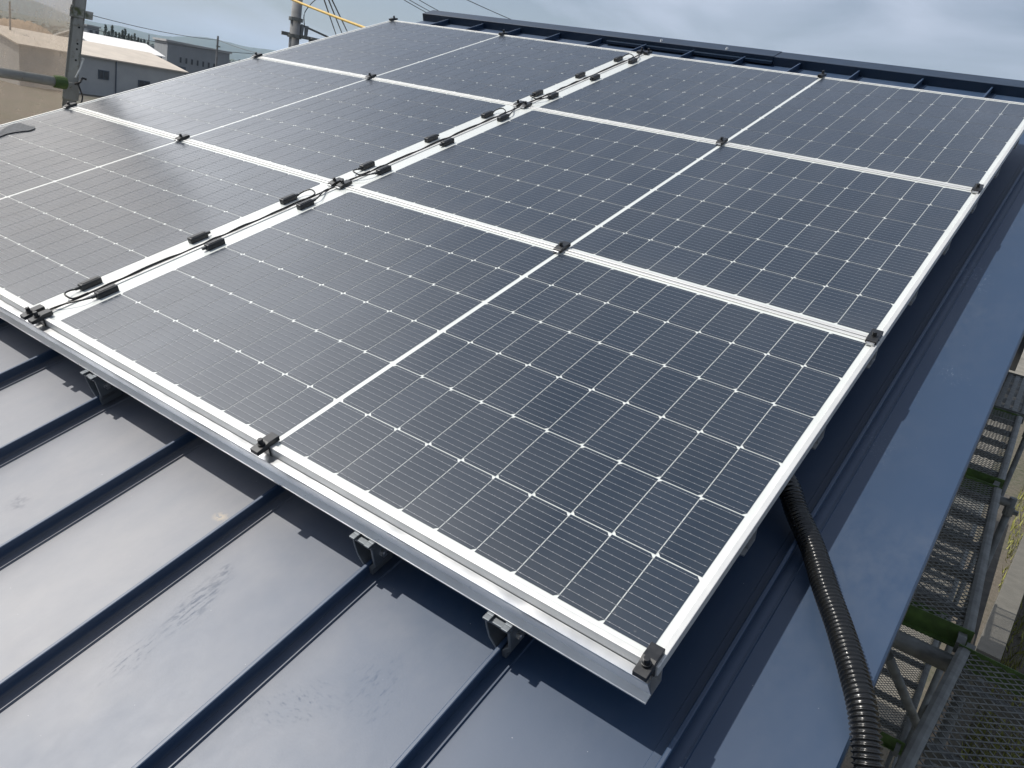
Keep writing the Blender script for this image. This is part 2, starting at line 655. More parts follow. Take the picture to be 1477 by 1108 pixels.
# ------------------------------------------------------------------ rails
RAILV = [0.351 * k for k in range(10)]
ordn = ['front', 'second', 'third', 'fourth', 'fifth', 'sixth', 'seventh', 'eighth', 'ninth', 'rearmost']
UL, UR = -1.870, 1.697


def rail_mesh():
    z1, z0 = -0.0215, -0.070
    mb = MB()
    w = 0.0235
    t_ = 0.003
    # open box profile with a slot in the top, a lip at the lower front edge
    prof = [(-w - 0.0018, z0), (w, z0), (w, z1), (0.006, z1), (0.006, z1 - t_), (w - t_, z1 - t_), (w - t_, z0 + t_), (-w + 0.0175, z0 + t_),
            (-w + 0.005, z1 - t_), (-0.006, z1 - t_), (-0.006, z1), (-w, z1), (-w, z1 - 0.004), (-w + 0.0140, z0 + t_ + 0.001), (-w - 0.0018, z0 + t_)]
    mb.extrude(prof, 'x', UL, UR)
    return mb


for i, v in enumerate(RAILV):
    extra = ''
    lab = {0: 'long bright aluminium mounting rail along the front edge of the panels',
           3: 'aluminium mounting rail under the seam between front and middle panel rows',
           6: 'aluminium mounting rail under the seam between middle and back panel rows',
           9: 'aluminium mounting rail along the rear panel edge facing the ridge'}.get(i)
    if lab is None:
        row = ('front', 'middle', 'back')[i // 3]
        lab = 'aluminium mounting rail under the %s panel row, nearer its %s edge' % (row, 'front' if i % 3 == 1 else 'rear')
    r = thing('mounting_rail', lab, 'rail', (0, v - 0.0155, 0), 'aluminium rails under the solar panels', roof=True)
    if i == 0:
        ro_ = rail_mesh().build('rail_profile', MAT['rail'], r)
    else:
        c = ro_.copy()
        COL.objects.link(c)
        c.parent = r

# ------------------------------------------------------------------ seam brackets under the rails
br = MB()
zb = -0.0705
for sx in (-1, 1):
    br.box(sx * 0.019 - 0.007, sx * 0.019 + 0.007, -0.041, -0.030, zb - 0.005, zb)
br.box(-0.026, 0.026, -0.036, 0.024, zb - 0.012, zb - 0.006)
br.box(-0.026, -0.012, -0.030, 0.02, zb - 0.006, zb - 0.0005)
br.box(0.012, 0.026, -0.030, 0.02, zb - 0.006, zb - 0.0005)
jaw = MB()
arc = [(-0.028, zb - 0.012), (-0.027, zb - 0.030), (-0.022, zb - 0.053), (-0.012, zb - 0.066), (-0.006, zb - 0.074), (-0.006, zb - 0.087), (-0.010, zb - 0.087),
       (-0.0105, zb - 0.076), (-0.016, zb - 0.071), (-0.026, zb - 0.058), (-0.032, zb - 0.033), (-0.033, zb - 0.012)]
jaw.extrude([(x_ * 0.82, z_) for x_, z_ in arc], 'y', -0.034, 0.020)
leg = MB()
leg.extrude([(0.026, zb - 0.012), (0.026, zb - 0.058), (0.014, zb - 0.074), (0.014, zb - 0.087), (0.0055, zb - 0.087), (0.0055, zb - 0.071), (0.020, zb - 0.053), (0.020, zb - 0.012)],
            'y', -0.034, 0.020)
bt = MB()
bt.cyl((-0.030, -0.012, zb - 0.036), (0.034, -0.012, zb - 0.036), 0.0045, n=10)
bt.cyl((0.026, -0.012, zb - 0.036), (0.033, -0.012, zb - 0.036), 0.0085, n=6)
blab = {0: 'grey seam clamp under the front rail, nearest the free panel corner',
        1: 'grey seam clamp under the front rail, middle one of three',
        4: 'grey seam clamp under the front rail, leftmost one in deep shade'}
first = None
for i in (0, 1, 4):
    loc = (S0 - PITCH * i, -0.0155, 0)
    if first is None:
        first = thing('seam_clamp', blab[i], 'roof clamp', loc, 'seam clamps holding the front rail', roof=True)
        br.build('top_plate', MAT['brk'], first, bevel=0.0012)
        jaw.build('jaw', MAT['brk'], first, bevel=0.001)
        leg.build('jaw', MAT['brk'], first, bevel=0.001)
        bt.build('bolt', MAT['zinc'], first)
    else:
        c = copy_tree(first)
        c.matrix_world = M @ Matrix.Translation(loc)
        c['label'] = blab[i]

# ------------------------------------------------------------------ solar panels
W_, L_P = 1.780, 1.049
CU, CV = 0.084, 0.168


def cell_runs():
    """left edges of the 20 half cells, in module u, counted from the junction box side"""
    return [0.0655 + CU * k for k in range(10)] + [0.917 + CU * k for k in range(10)]


def panel(flip, label):
    fx = (lambda u: W_ - u) if flip else (lambda u: u)
    root = thing('solar_module', label, 'solar panel', (0, 0, 0), 'white framed solar panels in two blocks of three', roof=True)
    fr = MB()
    lip, hh = 0.011, 0.0212
    fr.box(0, W_, 0, lip, -hh, 0)
    fr.box(0, W_, L_P - lip, L_P, -hh, 0)
    fr.box(0, lip, lip, L_P - lip, -hh, 0)
    fr.box(W_ - lip, W_, lip, L_P - lip, -hh, 0)
    fr.build('frame', MAT['alu'], root, bevel=0.0012)
    bs = MB()
    bs.box(lip + 0.0002, W_ - lip - 0.0002, lip + 0.0002, L_P - lip - 0.0002, -0.009, -0.0030)
    bs.build('backsheet', MAT['back'], root)
    ce, rb = MB(), MB()
    zc, zr_ = -0.0024, -0.0019
    v0 = 0.0205
    for u in cell_runs():
        for k in range(6):
            a, b = u + 0.0010, u + CU - 0.0010
            c, d = v0 + CV * k + 0.0012, v0 + CV * (k + 1) - 0.0012
            ch = 0.0072
            if k % 2 == 0:
                pts = [(a, c), (b - ch * .9, c), (b, c + ch), (b, d - ch), (b - ch * .9, d), (a, d)]
            else:
                pts = [(a + ch * .9, c), (b, c), (b, d), (a + ch * .9, d), (a, d - ch), (a, c + ch)]
            pts = [(fx(p[0]), p[1]) for p in pts]
            if flip:
                pts.reverse()
            ce.quad([(p[0], p[1], zc) for p in pts])
    for h0, h1 in ((0.0655, 0.9055), (0.917, 1.757)):
        for k in range(6):
            for j in range(10):
                v = v0 + CV * k + CV * (j + 0.5) / 10
                a, b = sorted((fx(h0 + 0.003), fx(h1 - 0.003)))
                rb.quad([(a, v - 0.00042, zr_), (b, v - 0.00042, zr_), (b, v + 0.00042, zr_), (a, v + 0.00042, zr_)])
    for u in cell_runs():
        for k in range(6):
            for j in range(10):
                v = v0 + CV * k + CV * (j + 0.5) / 10
                for q in (0.008, 0.0255, 0.042, 0.0585, 0.076):
                    uu = fx(u + q)
                    w = 0.0013 if q in (0.008, 0.076) else 0.0009
                    rb.quad([(uu - w, v - 0.0009, zr_ + 0.0002), (uu + w, v - 0.0009, zr_ + 0.0002), (uu + w, v + 0.0009, zr_ + 0.0002), (uu - w, v + 0.0009, zr_ + 0.0002)])
    ce.build('solar_cells', MAT['cell'], root, fix=False)
    rb.build('busbar_wires', MAT['ribbon'], root, fix=False)
    for n_, v in enumerate((0.168, 0.512, 0.860)):
        jb = MB()
        u0 = 0.038
        a, b = sorted((fx(u0 - 0.0105), fx(u0 + 0.0105)))
        jb.box(a, b, v - 0.030, v + 0.030, -0.0030, 0.0145)
        j = jb.build('junction_box', MAT['plastic'], root, bevel=0.003)
        ld_ = MB()
        ld_.box(a + 0.004, b - 0.004, v - 0.022, v + 0.024, 0.0145, 0.0160)
        ld_.build('lid', MAT['plastic'], j, bevel=0.0006)
        gl = MB()
        e = -1 if n_ == 0 else 1
        if n_ == 1:
            e = -1 if not flip else 1
        uc = fx(u0)
        gl.cyl((uc, v + e * 0.029, 0.006), (uc, v + e * 0.043, 0.006), 0.0048, 0.0038, 10)
        gl.build('cable_gland', MAT['plastic'], j)
    return root


PU = {'R': -0.0778, 'L': -1.8642}
PV0 = -0.0205
PP = 1.0527
proto = {}
rown = ['front', 'middle', 'back']
for blk in 'RL':
    for r in range(3):
        where = {('R', 0): 'front right solar panel, closest to the camera with the free corner over the roof',
                 ('R', 1): 'middle solar panel of the right block, beside the blue gable flashing',
                 ('R', 2): 'rear right solar panel under the navy ridge cap',
                 ('L', 0): 'front left solar panel, greyest with sky glare beside the tarpaulin',
                 ('L', 1): 'middle solar panel of the left block, below the distant white roofed warehouse',
                 ('L', 2): 'rear left solar panel, farthest from the camera below the utility pole'}[(blk, r)]
        loc = Vector((PU[blk], PV0 + PP * r, 0))
        if blk not in proto:
            proto[blk] = panel(blk == 'L', where)
            o = proto[blk]
        else:
            o = copy_tree(proto[blk])
            o['label'] = where
        o.matrix_world = M @ Matrix.Translation(loc)

# ------------------------------------------------------------------ cables in the central gap
US = -0.081
clab = ['black cable run with looped leads along the gap between the front panels',
        'black cable run with looped leads along the gap between the middle panels',
        'black cable run with looped leads along the gap between the back panels']
for r in range(3):
    v = PV0 + PP * r
    t = thing('solar_cable', clab[r], 'cable', (US, v, 0), 'black cables between the two panel blocks', roof=True)
    rr = random.Random(40 + r)
    mb = MB()
    n = 26
    a, b = (0.03, 1.03) if r else (0.045, 1.03)
    pts = [((rr.random() - 0.5) * 0.003, a + (b - a) * i / n, 0.0005 + (0.0028 if 3 < i < n - 3 and rr.random() > 0.4 else 0.0)) for i in range(n + 1)]
    mb.tube(smooth_path(pts, 4), 0.0028, 8)
    mb.build('trunk_cable', MAT['cable'], t, smooth=True)
    ur = PU['R'] + 0.038 - US
    ul = PU['L'] + W_ - 0.038 - US
    for (u, vv, e) in ((ul, 0.168, -1), (ur, 0.168, -1), (ul, 0.860, 1), (ur, 0.860, 1)):
        j = rr.random() * 0.012
        s_ = 1 if u > 0 else -1
        if s_ < 0:
            pts = [(u, vv + e * 0.042, 0.006), (u + 0.002, vv + e * (0.058 + j), 0.010), (u * 0.62, vv + e * (0.076 + j), 0.014), (u * 0.25, vv + e * (0.078 + j), 0.010), (0.0, vv + e * (0.068 + j), 0.004),
                   (0.0015, vv + e * (0.030), 0.003)]
        else:
            pts = [(u, vv + e * 0.042, 0.006), (u * 0.93, vv + e * (0.060 + j), 0.010), (u * 0.55, vv + e * (0.088 + j), 0.010), (u * 0.18, vv + e * (0.112 + j), 0.006), (0.0, vv + e * (0.135 + j), 0.003)]
        mb = MB()
        mb.tube(smooth_path(pts, 7), 0.0025, 8)
        mb.build('cable_lead', MAT['cable'], t, smooth=True)


# ------------------------------------------------------------------ panel clamps
def clamp(kind):
    root = thing('panel_clamp', 'x', 'panel clamp', (0, 0, 0), 'black clamps holding the panel frames', roof=True)
    mb = MB()
    if kind == 'end':
        mb.extrude([(-0.030, -0.003), (-0.030, 0.0065), (-0.010, 0.0085), (0.000, 0.012), (0.026, 0.012), (0.026, 0.0005), (-0.0008, 0.0005), (-0.0008, -0.0208), (-0.004, -0.0208), (-0.004, -0.003)], 'x', -0.0115, 0.0115)
        by = -0.010
    else:
        mb.extrude([(-0.026, 0.0005), (-0.026, 0.0085), (-0.012, 0.0115), (0.026, 0.0115), (0.026, 0.0005), (0.0014, 0.0005), (0.0014, -0.030), (-0.0014, -0.030), (-0.0014, 0.0005)], 'x', -0.0125, 0.0125)
        by = -0.006
    mb.build('clamp_body', MAT['black'], root, bevel=0.0009)
    b = MB()
    b.cyl((0, by, 0.0105), (0, by, 0.0125), 0.0078, n=16)
    b.cyl((0, by, 0.0125), (0, by, 0.0225), 0.0056, 0.0052, n=12)
    b.build('bolt', MAT['black'], root, bevel=0.0006)
    if kind != 'end':
        c = MB()
        c.box(-0.0095, 0.0095, -0.0335, -0.0262, 0.0004, 0.0060)
        c.build('earthing_clip', MAT['zinc'], root, bevel=0.001)
    return root


BV = [-0.0205, PP - 0.0205 - 0.00185, 2 * PP - 0.0205 - 0.00185, 3 * PP - 0.0205 - 0.0037]
UM = {'R': 0.829, 'L': -0.991, 'RR': 1.687, 'LL': -1.852, 'SL': -0.101, 'SR': -0.061}
spot = {'R': 'on the white midline of the right panels', 'L': 'on the white midline of the left panels',
        'RR': 'on the right outer edge', 'LL': 'on the left outer edge',
        'SL': 'left of the cable gap', 'SR': 'right of the cable gap'}
rowd = ['black end clamp on the front rail, %s', 'black clamp between front and middle rows, %s',
        'black clamp between middle and back rows, %s', 'black end clamp at the rear panel edge, %s']
protoc = {}
for key in ('RR', 'R', 'SR', 'SL', 'L', 'LL'):
    for k in range(4):
        if k == 0 and key in ('L', 'LL'):
            continue
        if k == 3 and key == 'RR':
            continue
        kind = 'end' if k in (0, 3) else 'mid'
        lab = rowd[k] % spot[key]
        v = BV[k] if k < 3 else BV[3]
        rot = 0.0 if k < 3 else PI
        if kind not in protoc:
            protoc[kind] = clamp(kind)
            o = protoc[kind]
        else:
            o = copy_tree(protoc[kind])
        o['label'] = lab
        o.matrix_world = M @ Matrix.Translation((UM[key], v, 0)) @ Matrix.Rotation(rot, 4, 'Z')

# ------------------------------------------------------------------ corrugated conduit
hp = [(1.58, 0.66, -0.12), (1.64, 0.61, -0.11)]
for px_, py_, z_ in ((1137, 703, -0.108), (1150, 740, -0.122), (1172, 790, -0.130), (1191, 850, -0.131), (1211, 905, -0.131), (1232, 975, -0.131), (1245, 1030, -0.137), (1252, 1108, -0.165), (1253, 1180, -0.215)):
    hp.append(tuple(on_roof(px_, py_, z_)))
hp.append((hp[-1][0] + 0.004, hp[-1][1] - 0.09, -0.31))
path = smooth_path(hp, 40)
# resample evenly
res = [path[0]]
step = 0.00105
acc = 0.0
for a, b in zip(path, path[1:]):
    d = (b - a).length
    while acc + d >= step:
        t = (step - acc) / d
        a = a.lerp(b, t)
        res.append(a)
        d = (b - a).length
        acc = 0.0
    acc += d
mb = MB()


def hose_r(s):
    ph = (s / 0.0080) % 1.0
    return 0.0196 + 0.0038 * max(0.0, math.sin(2 * PI * ph)) ** 0.6


mb.tube(res, hose_r, 22)
h = mb.build('conduit_hose', MAT['hose'], smooth=True)
h.matrix_world = M
tag(h, 'thick black corrugated cable conduit snaking from under the panels over the blue roof edge', 'hose')

# ------------------------------------------------------------------ scaffold walkways beside the gable
MAT['steel'] = simple('weathered_galvanised_steel', (0.115, 0.12, 0.115), 0.55, 0.3, 0.3, 14, 0.15, 60)
MAT['mesh'] = simple('dull_expanded_steel', (0.12, 0.125, 0.12), 0.6, 0.3, 0.35, 18)
MAT['green'] = simple('worn_green_paint', (0.045, 0.085, 0.014), 0.6, 0, 0.4, 20, 0.1, 70)
MAT['timber'] = simple('weathered_timber', (0.20, 0.15, 0.10), 0.85, 0, 0.35, 8, 0.3, 40)
MAT['timber_shade'] = simple('shade_dark_timber', (0.055, 0.048, 0.038), 0.85, 0, 0.4, 8, 0.3, 40)
MAT['concrete'] = simple('pale_concrete', (0.10, 0.094, 0.08), 0.9, 0, 0.15, 5, 0.3, 30)


def platform(label, x0, x1, y0, y1, z, rot=0.0, pitch=0.030, rungs=5, slats=False, mesh_mat='mesh', ends='green'):
    """a steel scaffold walkway: long side rails, end plates with hooks, cross bars and a diamond mesh deck"""
    w, l = x1 - x0, y1 - y0
    t = thing('scaffold_walkway', label, 'walkway', (x0, y0, z), 'steel scaffold walkways beside the house', rotz=rot)
    for u in (0.0, w - 0.042):
        mb = MB()
        mb.extrude([(u, -0.052), (u + 0.042, -0.052), (u + 0.042, 0.002), (u + 0.028, 0.006), (u + 0.014, 0.006), (u, 0.002)], 'y', 0, l)
        mb.build('side_rail', MAT['steel'], t, bevel=0.002)
    for v, e in ((-0.006, -1), (l + 0.001, 1)):
        mb = MB()
        mb.box(0.0, w, v, v + 0.005, -0.075, 0.010)
        mb.box(0.0, w, v - (0.030 if e < 0 else -0.006), v + (-0.001 if e < 0 else 0.035), -0.070, -0.064)
        mb.build('end_plate', MAT[ends], t)
        for u in (0.02, w - 0.05):
            hk = MB()
            hk.extrude([(v, -0.01), (v + e * 0.06, 0.002), (v + e * 0.085, -0.015), (v + e * 0.085, -0.06), (v + e * 0.072, -0.06), (v + e * 0.070, -0.022), (v + e * 0.055, -0.010), (v, -0.024)],
                       'x', u, u + 0.03)
            hk.build('hook', MAT['steel'], t)
    for k in range(rungs):
        v = l * (k + 0.5) / rungs
        mb = MB()
        mb.box(0.043, w - 0.043, v - 0.017, v + 0.017, -0.050, -0.012)
        mb.build('cross_bar', MAT['steel'], t)
    mb = MB()
    a, b, c, d = 0.0425, w - 0.0425, 0.0, l
    if slats:
        n = 6
        for k in range(n):
            q = a + (b - a) * k / n
            mb.box(q, q + (b - a) / n * 0.62, 0.0, l, -0.010, -0.004)
        for k in range(int(l / 0.05)):
            mb.box(a, b, 0.05 * k, 0.05 * k + 0.03, -0.0135, -0.0105)
        mb.build('slatted_deck', MAT[mesh_mat], t)
        return t
    s = pitch * math.sqrt(2)
    for sg in (1, -1):
        q = c - (b - a)
        while q < d + (b - a):
            # line y = q + sg*(x-a)
            pts = []
            for xx in (a, b):
                pts.append((xx, q + sg * (xx - a)))
            (xa, ya), (xb, yb) = pts
            lo, hi = 0.0, 1.0
            if yb != ya:
                f0, f1 = sorted(((c - ya) / (yb - ya), (d - ya) / (yb - ya)))
                lo, hi = max(lo, f0), min(hi, f1)
            if hi - lo > 0.02:
                zz = -0.004 + (0.0012 if sg > 0 else -0.0012)
                mb.obox((xa + (xb - xa) * lo, ya + (yb - ya) * lo, zz), (xa + (xb - xa) * hi, ya + (yb - ya) * hi, zz), 0.0046, 0.0026)
            q += s
    mb.build('mesh_deck', MAT[mesh_mat], t)
    return t


ZW = 5.65
platform('nearest mesh walkway in the lower right corner, turned slightly from the others', 1.995, 2.50, 0.38, 2.185, ZW, rot=rad(-4.4), rungs=4)
platform('mesh walkway below the gable edge with a green end plate, second nearest', 1.70, 2.172, 2.32, 4.33, ZW, rot=rad(1.2))
platform('mesh walkway below the gable edge, third nearest, over bright ground', 1.66, 2.132, 4.52, 6.52, ZW)
platform('farthest upper walkway with a slotted steel deck', 1.68, 2.15, 6.62, 8.45, ZW, slats=True, ends='steel')
ZL = 3.75
platform('lower mesh walkway seen beside the hose between roof edge and near walkway', 1.72, 2.19, 4.38, 6.35, ZL, rungs=6, pitch=0.025)
platform('lower mesh walkway seen through the second nearest upper walkway', 1.72, 2.19, 6.55, 8.50, ZL, rungs=8, pitch=0.025)
platform('lower mesh walkway at the far end, seen through the third nearest upper walkway', 1.72, 2.19, 8.70, 10.7, ZL, rungs=5, ends='steel', pitch=0.025)
platform('bottom mesh walkway near the ground, seen through the nearest walkway', 2.25, 2.75, 5.2, 7.2, 2.0, rungs=4, ends='steel')


def tube(name, label, cat, a, b, r, mat, group=None, couplers=()):
    a, b = Vector(a), Vector(b)
    t = thing(name, label, cat, a, group)
    mb = MB()
    mb.cyl((0, 0, 0), b - a, r, n=18)
    mb.build('pipe', MAT[mat], t, smooth=False)
    for f in couplers:
        p = (b - a) * f
        d = (b - a).normalized()
        c = MB()
        c.cyl(p - d * 0.03, p + d * 0.03, r * 1.35, n=12)
        c.box(p.x + r, p.x + r + 0.03, p.y - 0.015, p.y + 0.015, p.z - 0.012, p.z + 0.012)
        c.build('coupler', MAT['steel'], t, bevel=0.003)
    for p in t.children:
        if p.name.startswith('pipe'):
            for f in p.data.polygons:
                f.use_smooth = len(f.vertices) == 4
    return t


tube('scaffold_tube', 'thick grey tube crossing under the green walkway end', 'tube', (1.70, 2.205, 5.555), (2.20, 2.205, 5.555), 0.036, 'steel', 'grey scaffold tubes below the roof edge')
tube('scaffold_tube', 'grey tube crossing under the far end of the second walkway', 'tube', (1.68, 4.425, 5.56), (2.20, 4.425, 5.56), 0.026, 'steel', 'grey scaffold tubes below the roof edge')
tube('scaffold_tube', 'dark diagonal brace beside the hose, below the green plate', 'tube', (1.93, 2.30, 5.42), (2.36, 3.55, 4.2), 0.021, 'steel', 'grey scaffold tubes below the roof edge')
for y, lab in ((2.245, 'upright scaffold post at the corner where two walkways meet'), (4.425, 'upright scaffold post between the second and third walkway'),
               (6.57, 'upright scaffold post before the slotted walkway')):
    tube('scaffold_post', lab, 'post', (2.205, y, 0), (2.205, y, 5.60), 0.021, 'steel', 'scaffold posts outside the walkways', (0.985, 0.65, 0.32))

# timber boards lying on the lower level and the boundary wall
t = thing('timber_board', 'brown board lying under the nearest walkway', 'board', (2.22, 3.3, 4.05))
mb = MB()
mb.box(0, 0.16, 0, 2.4, 0, 0.036)
mb.build('board', MAT['timber'], t, bevel=0.002)
t = thing('timber_board', 'long dark boards added for shade outside the lower walkways, left of the boundary wall', 'board', (2.235, 3.4, 3.70), rotz=rad(-0.8))  # dark boards added where the ground beyond the scaffold lies in shade
mb = MB()
mb.box(0, 0.165, 0, 7.4, 0, 0.036)
mb.build('board', MAT['timber_shade'], t, bevel=0.002)
t = thing('boundary_wall', 'low pale concrete boundary wall right of the scaffold', 'wall', (2.70, 9.85, 0), rotz=rad(-3.4))
mb = MB()
mb.box(0.02, 0.26, 0, 26, 0, 1.94)
mb.build('wall_body', MAT['concrete'], t)
mb = MB()
mb.box(0, 0.28, -0.02, 26.02, 1.94, 2.0)
mb.build('coping', MAT['concrete'], t, bevel=0.006)
MAT['road'] = simple('sunlit_concrete_yard', (0.16, 0.148, 0.125), 0.9, 0, 0.3, 0.9, 0.2, 6)
g = MB()
g.quad([(-3, 10.3, 0.004), (2.3, 10.3, 0.004), (2.3, 70, 0.004), (-3, 70, 0.004)])
tag(g.build('concrete_yard', MAT['road']), kind='structure')

# dry grass tufts at the foot of the wall (sunlit, seen through the nearest walkway)
MAT['grass'] = simple('dry_yellow_green_grass', (0.20, 0.20, 0.05), 0.9, 0, 0.5, 3)
mb = MB()
rg = random.Random(8)
for i in range(5200):
    x, y = 3.1 + rg.random() * 2.6, 10.5 + rg.random() ** 1.3 * 14
    a = rg.random() * PI
    hgt, w = 0.10 + rg.random() * 0.22, 0.008 + rg.random() * 0.012
    dx, dy = math.cos(a) * w, math.sin(a) * w
    lx, ly = (rg.random() - .5) * 0.16, (rg.random() - .5) * 0.16
    mb.quad([(x - dx, y - dy, 0), (x + dx, y + dy, 0), (x + lx, y + ly, hgt)])
tag(mb.build('grass', MAT['grass'], fix=False), 'dry yellow green grass growing beyond the scaffold', 'grass', kind='stuff')

# ------------------------------------------------------------------ scaffold at the left gable
MAT['post'] = NT('mossy_galvanised_post')
t_ = MAT['post']
n1 = t_.noise(7, 6, 0.65, (1, 1, 0.35))
n2 = t_.noise(30, 5, 0.7)
c_ = t_.mix(t_.rng(n1, 0.35, 0.65), (0.23, 0.225, 0.20), (0.37, 0.36, 0.32))
c_ = t_.mix(t_.rng(t_.noise(9, 4, 0.6), 0.62, 0.70), c_, (0.085, 0.095, 0.04))
c_ = t_.mix(t_.rng(n2, 0.62, 0.72), c_, (0.15, 0.09, 0.05))
t_.set('Base Color', c_)
t_.set('Roughness', 0.62)
t_.set('Metallic', 0.25)
t_.bump(n2, 0.2)
MAT['post'] = t_.m

XP = -2.60
pa, pb = at_x(99, 160, XP), at_x(116, -10, XP)
ax = (pb - pa).normalized()
base = pa - ax * ((pa.z - 0.0) / ax.z)
top = pa + ax * ((8.15 - pa.z) / ax.z)
post = thing('scaffold_upright', 'weathered grey scaffold upright with holes at the left gable', 'post', base)
mb = MB()
# open hat profile facing the camera
d0 = top - base
PS = 0.72
e_view = Vector((0.88, -0.47, 0)).normalized()
e_side = Vector((0.47, 0.88, 0)).normalized()


def prism(mb, poly, a, b):
    i, n = len(mb.v), len(poly)
    for e in (a, b):
        for s_, q in poly:
            mb.v.append(tuple(Vector(e) + e_side * (s_ * PS) + e_view * (q * PS)))
    for k in range(n):
        j = (k + 1) % n
        mb.f.append((i + k, i + j, i + n + j, i + n + k))
    mb.f.append(tuple(i + k for k in range(n - 1, -1, -1)))
    mb.f.append(tuple(i + n + k for k in range(n)))


prism(mb, [(-0.046, 0), (-0.046, 0.012), (-0.040, 0.012), (-0.040, 0.004), (-0.026, 0.004), (-0.026, 0.028), (0.034, 0.028), (0.034, 0.004), (0.044, 0.004), (0.044, 0.0),
           (0.030, 0.0), (0.030, 0.024), (-0.022, 0.024), (-0.022, 0.0)], (0, 0, 0), d0)
mb.build('post_profile', MAT['post'], post)


def on_post(px, py):
    p = at_x(px, py, XP)
    f = (p.z - base.z) / d0.z
    return d0 * f


MAT['dark'] = simple('dark_hole', (0.01, 0.01, 0.01), 0.9)
for py in (62, 70, 86, 38, 130):
    q = on_post(105, py) + e_side * 0.010
    hole = MB()
    hole.cyl(q + e_view * 0.0203, q + e_view * 0.0215, 0.005, n=10)
    hole.build('bolt_hole', MAT['dark'], post)
cl = MB()
c0 = on_post(109, 18)
prism(cl, [(-0.055, -0.004), (-0.055, 0.036), (0.040, 0.036), (0.040, -0.004)], c0 - ax * 0.024, c0 + ax * 0.024)
prism(cl, [(0.041, 0.006), (0.041, 0.030), (0.095, 0.030), (0.095, 0.006)], c0 - ax * 0.022, c0 + ax * 0.018)
prism(cl, [(-0.052, 0.030), (-0.052, 0.050), (-0.034, 0.050), (-0.034, 0.030)], c0 + ax * 0.016, c0 + ax * 0.036)
cl.build('clamp_collar', MAT['post'], post, bevel=0.003)
cl = MB()
c0 = on_post(103, 33)
prism(cl, [(-0.030, 0.0295), (-0.030, 0.036), (0.040, 0.036), (0.040, 0.0295)], c0 - ax * 0.006, c0 + ax * 0.004)
cl.build('weld_band', MAT['post'], post)
cl = MB()
c0 = on_post(99, 128)
prism(cl, [(-0.048, 0.030), (-0.050, 0.046), (0.050, 0.046), (0.060, 0.030)], c0 - ax * 0.055, c0 + ax * 0.035)
cl.build('foot_bracket', MAT['post'], post, bevel=0.003)

ra = at_x(-70, 93, XP + 0.07)
rb_ = at_x(93, 120, XP + 0.07)
rail = thing('guard_rail', 'grey horizontal guard rail tube in front of the tarpaulin', 'rail', ra)
mb = MB()
ext = (rb_ - ra)
mb.cyl((0, 0, 0) if False else -ext * 1.6, ext, 0.0245, n=18)
ob = mb.build('pipe', MAT['post'], rail)
for f in ob.data.polygons:
    f.use_smooth = len(f.vertices) == 4
cp = MB()
dd = ext.normalized()
cp.cyl(ext - dd * 0.055, ext + dd * 0.008, 0.031, n=12)
cp.box(ext.x - 0.045, ext.x - 0.012, ext.y - 0.03, ext.y + 0.01, ext.z - 0.032, ext.z + 0.032)
cp.build('coupler', MAT['green'], rail, bevel=0.004)
# cable tie tail and bits of wire on the post
tie = thing('cable_tie', 'white cable tie sticking up beside the scaffold upright', 'tie', at_x(109, 112, XP + 0.05))
tp = at_x(120, 85, XP + 0.05) - at_x(109, 112, XP + 0.05)
mb = MB()
mb.tube(smooth_path([(0, 0, 0), tp * 0.5 + Vector((0, 0.004, 0)), tp], 5), 0.0042, 8)
mb.cyl(tp * 0.97, tp * 1.03, 0.008, n=8)
mb.build('strap', simple('off_white_nylon', (0.62, 0.62, 0.58), 0.5), tie)
wt = thing('tie_wire', 'short black wire twisted round the foot of the scaffold upright', 'wire', at_x(112, 118, XP + 0.06))
o0 = at_x(112, 118, XP + 0.06)
mb = MB()
mb.tube(smooth_path([at_x(*p, XP + 0.06 + k) - o0 for p, k in (((108, 121), 0.0), ((115, 119), 0.02), ((119, 113), 0.0), ((125, 115), 0.01))], 5), 0.006, 7)
mb.tube(smooth_path([at_x(*p, XP + 0.06 + k) - o0 for p, k in (((112, 120), 0.01), ((116, 130), 0.02), ((119, 140), 0.0), ((117, 150), 0.01))], 5), 0.004, 7)
mb.build('twisted_wire', MAT['cable'], wt)


def tarp_mat():
    t = NT('dusty_clear_sheet')
    nt, ln = t.n, t.l
    out = [n for n in nt if n.type == 'OUTPUT_MATERIAL'][0]
    tr = nt.new('ShaderNodeBsdfTransparent')
    df = nt.new('ShaderNodeBsdfDiffuse')
    tl = nt.new('ShaderNodeBsdfTranslucent')
    a1, m2 = nt.new('ShaderNodeMixShader'), nt.new('ShaderNodeMixShader')
    big = t.noise(2.4, 6, 0.6, (1, 1, 0.5))
    fine = t.noise(28, 5, 0.7)
    col = t.mix(t.rng(big, 0.35, 0.65), (0.33, 0.265, 0.20), (0.43, 0.36, 0.29))
    ln.new(col, df.inputs[0])
    ln.new(col, tl.inputs[0])
    tr.inputs[0].default_value = (0.93, 0.90, 0.86, 1)
    a1.inputs[0].default_value = 0.6
    ln.new(df.outputs[0], a1.inputs[1])
    ln.new(tl.outputs[0], a1.inputs[2])
    f = t.math('ADD', t.rng(big, 0.3, 0.7, 0.32, 0.48), t.rng(fine, 0.35, 0.75, 0.0, 0.16))
    ln.new(f, m2.inputs[0])
    ln.new(tr.outputs[0], m2.inputs[1])
    ln.new(a1.outputs[0], m2.inputs[2])
    ln.new(m2.outputs[0], out.inputs[0])
    return t.m


